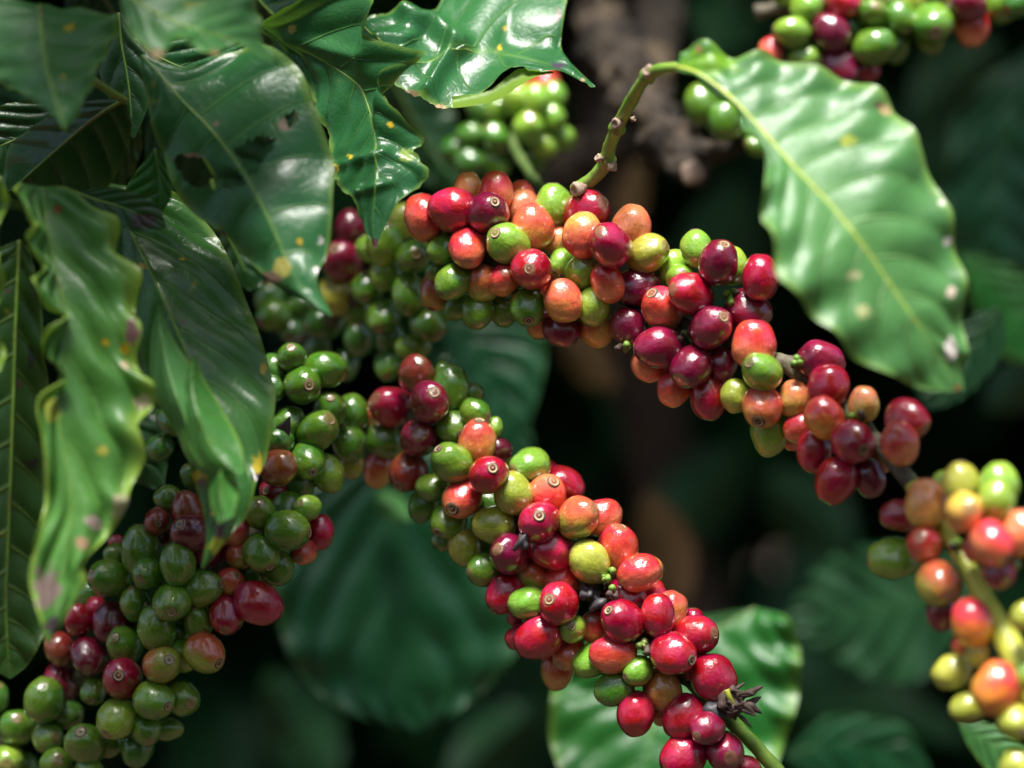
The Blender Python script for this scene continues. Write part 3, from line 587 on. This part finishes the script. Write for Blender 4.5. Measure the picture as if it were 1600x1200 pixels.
blob('dried_calyx', P(1140, 1098, .884), .0035, .004, .0055, 'dry', mb, (0, .2, 0), 7, .9, 500)
tubeobj('fruit_stalk', [P(1135, 1078, .880), P(1140, 1090, .880), P(1146, 1104, .882)], [.0011, .0009, .0010], M['stem_yellow'], mb, sides=8)

# --- lower left branch
dS = lambda x, y: lin([.945, .925, .908, .898, .905, .93], x/560)
sb = thing('laden_branch', 'shaded coffee branch of green and maroon cherries filling the lower left corner', 'branch', P(520, 640, .935))
sp = [(500,672), (490,690), (455,740), (420,810), (350,880), (280,930), (200,990), (130,1050), (60,1110), (-20,1180), (-80,1240)]
pts = [P(x, y, dS(max(0, x), y)+.008) for x, y in sp]
tubeobj('woody_stem', pts, [.003]*5, M['stem_bark'], sb, sides=14, n=90, lump=.35, lfreq=260)
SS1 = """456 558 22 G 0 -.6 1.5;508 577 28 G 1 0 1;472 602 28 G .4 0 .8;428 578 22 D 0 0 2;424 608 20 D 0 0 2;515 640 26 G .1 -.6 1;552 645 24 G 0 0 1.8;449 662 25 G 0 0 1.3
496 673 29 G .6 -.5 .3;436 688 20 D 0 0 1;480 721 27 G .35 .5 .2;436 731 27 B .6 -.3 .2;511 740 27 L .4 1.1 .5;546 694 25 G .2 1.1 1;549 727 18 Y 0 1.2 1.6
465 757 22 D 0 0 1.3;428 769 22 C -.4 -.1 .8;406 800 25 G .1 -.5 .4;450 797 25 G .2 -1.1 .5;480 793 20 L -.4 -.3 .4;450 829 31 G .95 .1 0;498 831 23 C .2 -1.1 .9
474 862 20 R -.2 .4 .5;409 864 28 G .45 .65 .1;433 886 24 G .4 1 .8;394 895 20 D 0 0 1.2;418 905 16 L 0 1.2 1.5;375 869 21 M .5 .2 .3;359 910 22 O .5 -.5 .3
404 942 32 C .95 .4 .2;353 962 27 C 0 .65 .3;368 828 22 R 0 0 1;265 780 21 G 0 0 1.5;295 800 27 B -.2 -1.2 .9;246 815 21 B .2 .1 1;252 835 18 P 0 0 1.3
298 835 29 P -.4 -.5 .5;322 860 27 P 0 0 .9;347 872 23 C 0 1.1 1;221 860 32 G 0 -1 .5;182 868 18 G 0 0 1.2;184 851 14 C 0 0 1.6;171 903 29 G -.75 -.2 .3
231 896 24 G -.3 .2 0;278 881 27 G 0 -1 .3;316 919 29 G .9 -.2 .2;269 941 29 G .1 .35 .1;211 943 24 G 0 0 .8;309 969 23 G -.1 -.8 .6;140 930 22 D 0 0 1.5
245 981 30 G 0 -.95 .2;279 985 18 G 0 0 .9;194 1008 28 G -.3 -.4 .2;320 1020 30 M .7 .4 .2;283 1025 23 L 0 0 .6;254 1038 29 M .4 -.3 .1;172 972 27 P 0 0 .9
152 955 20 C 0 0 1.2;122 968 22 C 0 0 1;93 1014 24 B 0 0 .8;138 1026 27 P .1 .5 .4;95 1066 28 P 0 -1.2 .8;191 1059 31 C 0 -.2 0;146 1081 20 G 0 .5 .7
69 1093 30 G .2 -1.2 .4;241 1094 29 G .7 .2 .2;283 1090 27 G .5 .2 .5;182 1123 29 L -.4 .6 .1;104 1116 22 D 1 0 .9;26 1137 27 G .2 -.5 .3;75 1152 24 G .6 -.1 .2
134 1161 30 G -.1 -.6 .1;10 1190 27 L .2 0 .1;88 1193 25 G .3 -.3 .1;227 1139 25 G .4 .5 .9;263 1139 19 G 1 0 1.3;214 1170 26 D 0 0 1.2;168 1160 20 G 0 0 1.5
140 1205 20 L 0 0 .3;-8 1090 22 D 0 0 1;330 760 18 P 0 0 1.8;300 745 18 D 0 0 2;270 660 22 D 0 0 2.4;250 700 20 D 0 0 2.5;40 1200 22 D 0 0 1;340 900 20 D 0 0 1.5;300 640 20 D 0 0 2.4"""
cherries(sb, SS1, dS, 4)
p = [P(433, 662, .905), P(452, 652, .902), P(455, 682, .904), P(436, 676, .90)]
b_ = sb.location
fl = mesh('black_petal', [q-b_ for q in (P(430, 668, .9), P(440, 660, .898), P(454, 650, .896), P(454, 664, .899), P(453, 683, .9), P(444, 674, .898), P(442, 667, .8955))], [(0, 1, 6), (1, 2, 3, 6), (6, 3, 4, 5), (0, 6, 5)], M['char']); obj('dried_petal', fl, sb)

# --- rear shaded branch
dN = lambda x, y: lin([.985, .965, .94, .925], (x-420)/260)+.012
nb = thing('laden_branch', 'dim branch of dark green cherries behind the leaf tips, left of the red branch', 'branch', P(640, 400, .95))
pts = [P(x, y, dN(x, y)+.01) for x, y in ((640,400), (590,440), (540,480), (490,520), (440,560), (400,600))]
tubeobj('woody_stem', pts, [.003]*3, M['stem_bark'], nb, sides=12, n=50, lump=.35, lfreq=260)
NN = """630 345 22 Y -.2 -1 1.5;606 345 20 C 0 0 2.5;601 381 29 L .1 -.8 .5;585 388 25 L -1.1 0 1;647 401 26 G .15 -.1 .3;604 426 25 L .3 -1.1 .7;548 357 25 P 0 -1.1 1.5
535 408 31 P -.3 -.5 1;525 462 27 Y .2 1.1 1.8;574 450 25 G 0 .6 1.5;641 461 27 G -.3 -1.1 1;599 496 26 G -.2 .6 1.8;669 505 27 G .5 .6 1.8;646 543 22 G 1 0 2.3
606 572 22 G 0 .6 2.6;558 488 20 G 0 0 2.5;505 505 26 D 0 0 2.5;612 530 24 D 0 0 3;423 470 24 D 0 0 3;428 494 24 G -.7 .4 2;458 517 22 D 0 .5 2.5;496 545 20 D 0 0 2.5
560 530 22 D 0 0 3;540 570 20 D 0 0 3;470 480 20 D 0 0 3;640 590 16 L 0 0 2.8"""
cherries(nb, NN, dN, 5)

# --- blurred green cluster, top centre
dT = lambda x, y: 1.03
tb = thing('fruiting_twig', 'blurred twig of round green cherries hanging under the curled glossy leaf', 'twig', P(862, 306, .95))
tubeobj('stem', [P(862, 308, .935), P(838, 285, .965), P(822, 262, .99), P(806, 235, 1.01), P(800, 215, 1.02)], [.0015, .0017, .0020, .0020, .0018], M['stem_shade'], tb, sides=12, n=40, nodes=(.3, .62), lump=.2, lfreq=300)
cherries(tb, """826 201 25 L 0 -.5 0;805 152 24 L 0 -1.1 .5;837 157 22 L 0 -1.1 .2;866 150 20 L 0 -1.1 .4;865 184 19 L 0 -1.1 .3;850 228 20 L 0 0 .4;878 214 19 L 0 0 .5;850 132 20 R 0 0 1
815 135 13 R 0 0 1;778 172 22 G 0 0 1;776 216 22 G 0 0 1;735 212 20 D 0 0 1.5;733 255 22 D 0 0 1.5;772 255 24 G 0 0 1.5;836 250 18 G 0 0 .6;712 235 22 D 0 0 2;750 170 20 D 0 0 2""", dT, 6)  # lighter tones up and right, darker left: light put into the colours
# --- cluster, top right
dW = lambda x, y: .985
wb = thing('laden_branch', 'hanging cluster of green and maroon cherries at the top right, cut by the top edge', 'branch', P(1400, -30, .99))
tubeobj('woody_stem', [P(1180, 20, 1.0), P(1280, 5, .995), P(1400, 0, .995), P(1520, -12, .995), P(1660, -40, 1.0)], [.003]*3, M['stem_bark'], wb, sides=12, n=40, lump=.3, lfreq=260)
cherries(wb, """1237 50 24 L -1 -.1 0;1260 10 25 L 0 -1.2 .5;1205 82 20 R 0 -1.2 .8;1258 93 22 L -1.2 0 .6;1297 50 28 P -1.1 -1 .2;1317 3 24 C 0 0 .2;1312 104 28 P 0 0 .8;1355 110 18 C 0 0 1
1364 20 23 G 0 -.3 .3;1407 27 24 G 0 0 .4;1330 43 22 D 0 0 1;1367 72 28 G 0 0 .3;1400 75 22 G 0 0 .7;1457 36 31 G 0 .5 0;1453 62 22 G 0 0 1;1420 -8 24 Y 0 0 .5
1518 41 27 R 0 1.2 .3;1510 5 28 P 0 0 .1;1568 8 26 G 0 0 .3;1594 3 24 D 0 0 .2;1230 -15 24 G 0 0 .8;1370 -25 24 G 0 0 .5""", dW, 7)

# --- old pruned branch with green cherries
ob = thing('pruned_branch', 'old rough bark branch with a sawn stub end behind the green twig', 'branch', P(930, 20, 1.15))
tubeobj('limb', [P(905, -60, 1.2), P(935, 30, 1.15), P(975, 110, 1.10), P(1020, 180, 1.06), P(1060, 235, 1.035), P(1085, 272, 1.02)], [.0095, .0095, .009, .009, .0085, .0062], M['bark'], ob, sides=24, n=110, lump=.8, lfreq=95, nodes=(.3, .52, .78))
tubeobj('side_shoot', [P(1060, 240, 1.035), P(1100, 238, 1.02), P(1140, 232, 1.01), P(1185, 205, 1.0)], [.006, .0045, .004, .004], M['bark'], ob, sides=14, n=30, lump=.35, lfreq=160)
blob('sawn_end', P(1082, 270, 1.008), .0048, .0015, .0048, 'stub', ob, (0, 0, 0), 3, .2)
cherries(ob, "1097 163 28 G 0 -1.2 .3;1133 188 25 G 0 -1.2 .1;1184 228 18 G 0 0 .6;1160 200 16 D 0 0 1", lambda x, y: 1.0, 8)
o2 = thing('grey_branch', 'soft blurred grey brown branch crossing behind the green twig', 'branch', P(860, 320, 1.25))
tubeobj('limb', [P(780, 400, 1.3), P(850, 320, 1.26), P(910, 262, 1.22), P(960, 205, 1.2), P(1010, 120, 1.2), P(1030, 10, 1.25)], [.012, .012, .0125, .013, .012, .012], M['bark'], o2, sides=18, n=50, lump=.25, lfreq=80)
# ---------------------------------------------------------------- background leaves and foliage
BGL = 'broad leaves in the shade behind the branches'
leaf('broad glossy leaf with concentric ridges, hanging behind the gap between the two fruit branches',
 [(640,690, 630,692, 650,692), (632,740, 520,730, 760,735), (626,800, 450,790, 820,800), (622,860, 430,870, 845,860), (622,920, 427,930, 845,910), (624,980, 440,990, 835,960), (628,1030, 462,1040, 812,1010), (634,1080, 512,1095, 775,1060), (642,1118, 580,1126, 725,1105), (652,1140, 640,1141, 668,1140)],
 1.10, 'leaf_bg', dm=(12, 4, 4), dl=(12, 4, 4), dr=(22, 14, 6), nv=4, k=.9, amp=4.5, ruf=(2, 5), group=BGL, rib=.7, ribmat='stem_shade', seed=41, cup=4)
leaf('bright green leaf glowing at its right edge, behind the lower end of the middle branch',
 [(1180,950, 1160,955, 1225,960), (1120,985, 1060,965, 1246,1000), (1075,1030, 960,985, 1250,1045), (1040,1080, 880,1040, 1245,1100), (1020,1130, 860,1100, 1225,1160), (1010,1190, 862,1170, 1200,1220), (1005,1260, 900,1250, 1130,1280), (1005,1310, 1003,1310, 1008,1310)],
 1.04, 'leaf_bright', dm=(10, 0, -25), dl=(10, 5, -20), dr=(4, -4, -20), nv=8, k=.4, amp=2.4, ruf=(3, 5), group=BGL, rib=1.2, seed=42, cup=2)
leaf('dim ridged leaf out of focus at the right frame edge, beside the big pale leaf',
 [(1640,60, 1630,60, 1650,60), (1600,130, 1510,150, 1700,110), (1570,210, 1480,240, 1700,200), (1560,290, 1470,320, 1690,300), (1560,370, 1480,400, 1680,390), (1575,440, 1520,470, 1660,460), (1600,520, 1598,520, 1604,520)],
 1.25, 'leaf_bg', dm=(0, 0), dl=(0, 20), dr=(0, 30), nv=8, k=.3, amp=4, ruf=(3, 5), group=BGL, rib=1.0, ribmat='stem_shade', seed=43)
leaf('vivid green leaf blurred at the right frame edge below the dim ridged leaf',
 [(1500,400, 1498,405, 1502,395), (1530,430, 1515,450, 1560,410), (1565,470, 1540,510, 1610,435), (1600,510, 1580,560, 1660,470), (1650,560, 1648,562, 1652,558)],
 1.18, 'leaf_bright', nv=5, amp=2, group=BGL, rib=.8, ribmat='stem_shade', seed=44)
leaf('teal leaf tip peeping out below the tip of the big pale leaf',
 [(1560,480, 1555,480, 1565,480), (1530,530, 1490,510, 1570,540), (1500,580, 1440,560, 1530,600), (1470,620, 1430,610, 1490,630), (1450,640, 1449,640, 1452,640)],
 1.05, 'leaf_wild', nv=6, amp=2, group=BGL, rib=.8, ribmat='stem_shade', seed=45)
leaf('large dark leaf filling the shade left of the yellow cherries',
 [(1560,900, 1555,895, 1565,905), (1490,920, 1480,860, 1500,990), (1420,940, 1400,850, 1440,1060), (1350,955, 1320,860, 1370,1060), (1290,965, 1265,900, 1300,1025), (1230,975, 1228,972, 1232,978)],
 1.22, 'leaf_wild', nv=7, amp=2.5, ruf=(2, 4), group=BGL, rib=.8, ribmat='stem_shade', seed=46)
leaf('mid green leaf along the bottom edge near the right corner',
 [(1230,1180, 1226,1178, 1230,1190), (1280,1165, 1290,1120, 1275,1210), (1340,1160, 1360,1120, 1330,1240), (1400,1180, 1420,1140, 1390,1260), (1460,1230, 1462,1225, 1458,1235)],
 1.12, 'leaf_bg', nv=4, amp=1.0, group=BGL, rib=.8, ribmat='stem_shade', seed=47)
leaf('small green leaf just under the lowest yellow cherries in the right corner',
 [(1500,1130, 1495,1126, 1500,1138), (1530,1150, 1545,1130, 1520,1175), (1570,1175, 1585,1150, 1555,1210), (1620,1210, 1622,1206, 1618,1214)],
 .98, 'leaf_pale', nv=5, amp=1.5, group=BGL, rib=.8, ribmat='stem_shade', seed=48)
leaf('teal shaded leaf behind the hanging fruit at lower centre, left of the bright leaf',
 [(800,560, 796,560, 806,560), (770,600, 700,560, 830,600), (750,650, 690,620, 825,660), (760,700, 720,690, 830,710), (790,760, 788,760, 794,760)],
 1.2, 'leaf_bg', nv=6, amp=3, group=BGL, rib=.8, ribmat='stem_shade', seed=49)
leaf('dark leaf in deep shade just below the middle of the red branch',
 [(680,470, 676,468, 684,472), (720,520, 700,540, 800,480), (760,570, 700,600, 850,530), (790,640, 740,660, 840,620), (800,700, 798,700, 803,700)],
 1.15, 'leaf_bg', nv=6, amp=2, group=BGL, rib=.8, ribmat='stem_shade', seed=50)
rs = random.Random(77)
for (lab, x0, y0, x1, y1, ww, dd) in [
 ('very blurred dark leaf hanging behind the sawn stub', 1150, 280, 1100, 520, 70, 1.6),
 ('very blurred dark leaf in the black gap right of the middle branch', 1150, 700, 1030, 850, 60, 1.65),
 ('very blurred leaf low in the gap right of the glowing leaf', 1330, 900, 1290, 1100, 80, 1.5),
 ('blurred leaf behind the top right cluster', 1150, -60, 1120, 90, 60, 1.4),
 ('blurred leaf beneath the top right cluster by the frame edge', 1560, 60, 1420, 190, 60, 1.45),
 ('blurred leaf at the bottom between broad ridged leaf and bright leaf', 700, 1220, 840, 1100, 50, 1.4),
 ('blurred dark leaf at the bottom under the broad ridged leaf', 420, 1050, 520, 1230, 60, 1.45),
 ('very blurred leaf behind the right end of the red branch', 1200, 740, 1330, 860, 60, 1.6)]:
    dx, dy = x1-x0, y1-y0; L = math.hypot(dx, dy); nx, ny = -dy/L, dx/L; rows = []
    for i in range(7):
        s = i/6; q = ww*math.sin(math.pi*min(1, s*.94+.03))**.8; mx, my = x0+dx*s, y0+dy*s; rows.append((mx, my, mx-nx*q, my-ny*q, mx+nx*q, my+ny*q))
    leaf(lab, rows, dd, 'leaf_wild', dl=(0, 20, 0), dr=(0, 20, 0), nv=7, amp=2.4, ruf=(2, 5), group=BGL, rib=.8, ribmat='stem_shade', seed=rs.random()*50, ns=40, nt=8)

for (lab, x0, y0, x1, y1, ww, dd, mt) in [
 ('small pale leaf added as a blurred glint above the broad ridged leaf', 590, 770, 640, 815, 20, 1.085, 'leaf_pale'),  # extra leaf piece standing in for a highlight reflection
 ('dead brown leaf hanging blurred right of the middle branch', 1010, 770, 1070, 940, 44, 1.32, 'leaf_dead'),
 ('dead brown leaf blurred beneath the middle of the red branch', 880, 520, 960, 610, 34, 1.35, 'leaf_dead'),
 ('dead brown leaf blurred behind the foot of the green twig', 1000, 250, 975, 360, 26, 1.32, 'leaf_dead'),
 ('blurred green leaf shoulder by the right frame edge above the yellow cherries', 1540, 640, 1640, 560, 40, 1.35, 'leaf_bg')]:
    dx, dy = x1-x0, y1-y0; L = math.hypot(dx, dy); nx, ny = -dy/L, dx/L; rows = []
    for i in range(7):
        s = i/6; q = ww*math.sin(math.pi*min(1, s*.94+.03))**.8; mx, my = x0+dx*s, y0+dy*s; rows.append((mx, my, mx-nx*q, my-ny*q, mx+nx*q, my+ny*q))
    leaf(lab, rows, dd, mt, dm=(10, 0, -12), dl=(10, 10, -10), dr=(10, 10, -10), nv=6, amp=1.5, group=BGL, rib=.8, ribmat='stem_shade', seed=rs.random()*50, ns=40, nt=8)
# brown trunk far behind
tr = thing('coffee_tree', 'brown coffee trunk standing blurred in the dark behind the branches', 'tree', Vector((.12, 1.75, 0)))
tubeobj('trunk', [Vector((.16, 1.78, -.02)), Vector((.14, 1.75, .6)), P(1085, 1150, 1.7), P(1055, 850, 1.7), P(1000, 560, 1.7), P(950, 300, 1.7), P(940, 60, 1.72), P(950, -400, 1.75)], [.032, .030, .026, .024, .022, .02, .018, .014], M['trunk_bark'], tr, sides=18, n=60, lump=.2, lfreq=30)

# one simple leaf shape used to grow the surrounding foliage
def leaf_proto(L, W, ns=7, nt=2, bend=.25, fold=.25):
    V = []; F = []; ph = []; ac = []
    for i in range(ns+1):
        s = i/ns; w_ = W*math.sin(math.pi*min(1, .03+.95*s))**.85*.5
        for j in range(-nt, nt+1):
            t = j/nt; V.append(Vector((w_*t, L*s, -bend*L*s*s+fold*abs(w_*t)+.006*math.sin(s*16+t*2)*abs(t)))); ph.append(8*(s-.3*abs(t))); ac.append(abs(t))
    q = 2*nt+1
    for i in range(ns):
        for j in range(q-1): F.append((i*q+j, i*q+j+1, (i+1)*q+j+1, (i+1)*q+j))
    return V, F, ph, ac
LP = leaf_proto(.17, .075)
def foliage(name, label, n, fn, seed, mat='leaf_bg'):
    rs = random.Random(seed); V = []; F = []; ph = []; ac = []; pv, pf, pp, pa = LP
    for k in range(n):
        c, yaw, pitch, roll, sc = fn(rs); m = Matrix.Translation(c) @ Matrix.Rotation(yaw, 4, 'Z') @ Matrix.Rotation(pitch, 4, 'X') @ Matrix.Rotation(roll, 4, 'Y') @ Matrix.Scale(sc, 4)
        b = len(V); V += [m @ v for v in pv]; F += [tuple(i+b for i in f) for f in pf]; ph += pp; ac += pa
    me = mesh(name, V, F, M[mat])
    me.attributes.new('vein_phase', 'FLOAT', 'POINT').data.foreach_set('value', ph)
    me.attributes.new('across', 'FLOAT', 'POINT').data.foreach_set('value', ac)
    o = obj(name, me); o['label'] = label; o['category'] = 'foliage'; o['kind'] = 'stuff'; return o
def wall(rs):
    x = rs.uniform(-2.2, 2.2); y = rs.uniform(1.75, 3.2)+abs(x)*.12; z = rs.uniform(-.0, 3.0)
    return Vector((x, y, z)), rs.uniform(-1, 1)+math.pi, R(rs.uniform(-70, 10)), rs.uniform(-.6, .6), rs.uniform(.8, 1.3)
foliage('background_foliage', 'deep shaded mass of coffee foliage behind everything', 7500, wall, 3, 'leaf_wild')
def far_wall(rs):
    x = rs.uniform(-3.4, 3.4); y = rs.uniform(3.3, 4.4); return Vector((x, y, rs.uniform(-.1, 4.2))), rs.uniform(-1, 1)+math.pi, R(rs.uniform(-80, 0)), rs.uniform(-.5, .5), rs.uniform(1.6, 2.4)
foliage('background_foliage', 'far layer of dark coffee foliage closing the view', 5000, far_wall, 9, 'leaf_wild')
def added_row(rs):  # unseen row added to block horizon light from behind the camera
    return Vector((rs.uniform(-3.5, 3.5), rs.uniform(-1.5, -2.6), rs.uniform(0, 2.3))), rs.uniform(-1, 1), R(rs.uniform(-80, 0)), rs.uniform(-.5, .5), rs.uniform(1.4, 2.2)
foliage('added_coffee_row', 'unseen foliage row added behind the camera to block horizon light', 2400, added_row, 10, 'leaf_wild')
def added_canopy(rs):  # unseen roof of leaves added to keep skylight off the background
    y = rs.uniform(1.10, 3.2); x = rs.uniform(-2.0, 2.0)
    return Vector((x, y, rs.uniform(1.62, 2.3)+.10*y)), rs.uniform(0, 6.28), R(rs.uniform(-40, 15)), rs.uniform(-.5, .5), rs.uniform(.8, 1.3)
foliage('added_overhead_foliage', 'unseen foliage added above the frame to block skylight on the background', 3200, added_canopy, 4, 'leaf_wild')

def shade(rs):  # small leaf cluster added out of frame to shade the left side
    return Vector((rs.uniform(-.175, -.118), rs.uniform(.74, .83), rs.uniform(1.57, 1.62))), rs.uniform(0, 6.28), R(rs.uniform(-30, 10)), rs.uniform(-.4, .4), rs.uniform(.4, .6)
foliage('added_overhead_foliage', 'unseen leaves added above the frame to shade the left side', 12, shade, 14, 'leaf_wild')
def shade3(rs):  # added leaves out of frame, casting shade on the rear cherries
    return Vector((rs.uniform(-.20, -.085), rs.uniform(.855, .93), rs.uniform(1.55, 1.61))), rs.uniform(0, 6.28), R(rs.uniform(-30, 10)), rs.uniform(-.4, .4), rs.uniform(.4, .55)
foliage('added_overhead_foliage', 'unseen leaves added above the frame to shade the dim green cherries', 18, shade3, 16, 'leaf_wild')
def shade2(rs):  # added leaves out of frame that darken the broad ridged leaf
    return Vector((rs.uniform(-.17, -.04), rs.uniform(.97, 1.05), rs.uniform(1.60, 1.68))), rs.uniform(0, 6.28), R(rs.uniform(-30, 10)), rs.uniform(-.4, .4), rs.uniform(.45, .6)
foliage('added_overhead_foliage', 'unseen leaves added above the frame to shade the broad ridged leaf', 15, shade2, 15, 'leaf_wild')
# ---------------------------------------------------------------- ground
g = 60; n = 60; V = []; F = []
for i in range(n+1):
    for j in range(n+1):
        x = (i/n-.5)*2*g; y = (j/n-.5)*2*g; V.append((x, y, .04*noise.noise(Vector((x*.5, y*.5, 0)))))
for i in range(n):
    for j in range(n): F.append((i*(n+1)+j, (i+1)*(n+1)+j, (i+1)*(n+1)+j+1, i*(n+1)+j+1))
go = obj('ground', mesh('ground', V, F, M['soil'])); go['kind'] = 'structure'
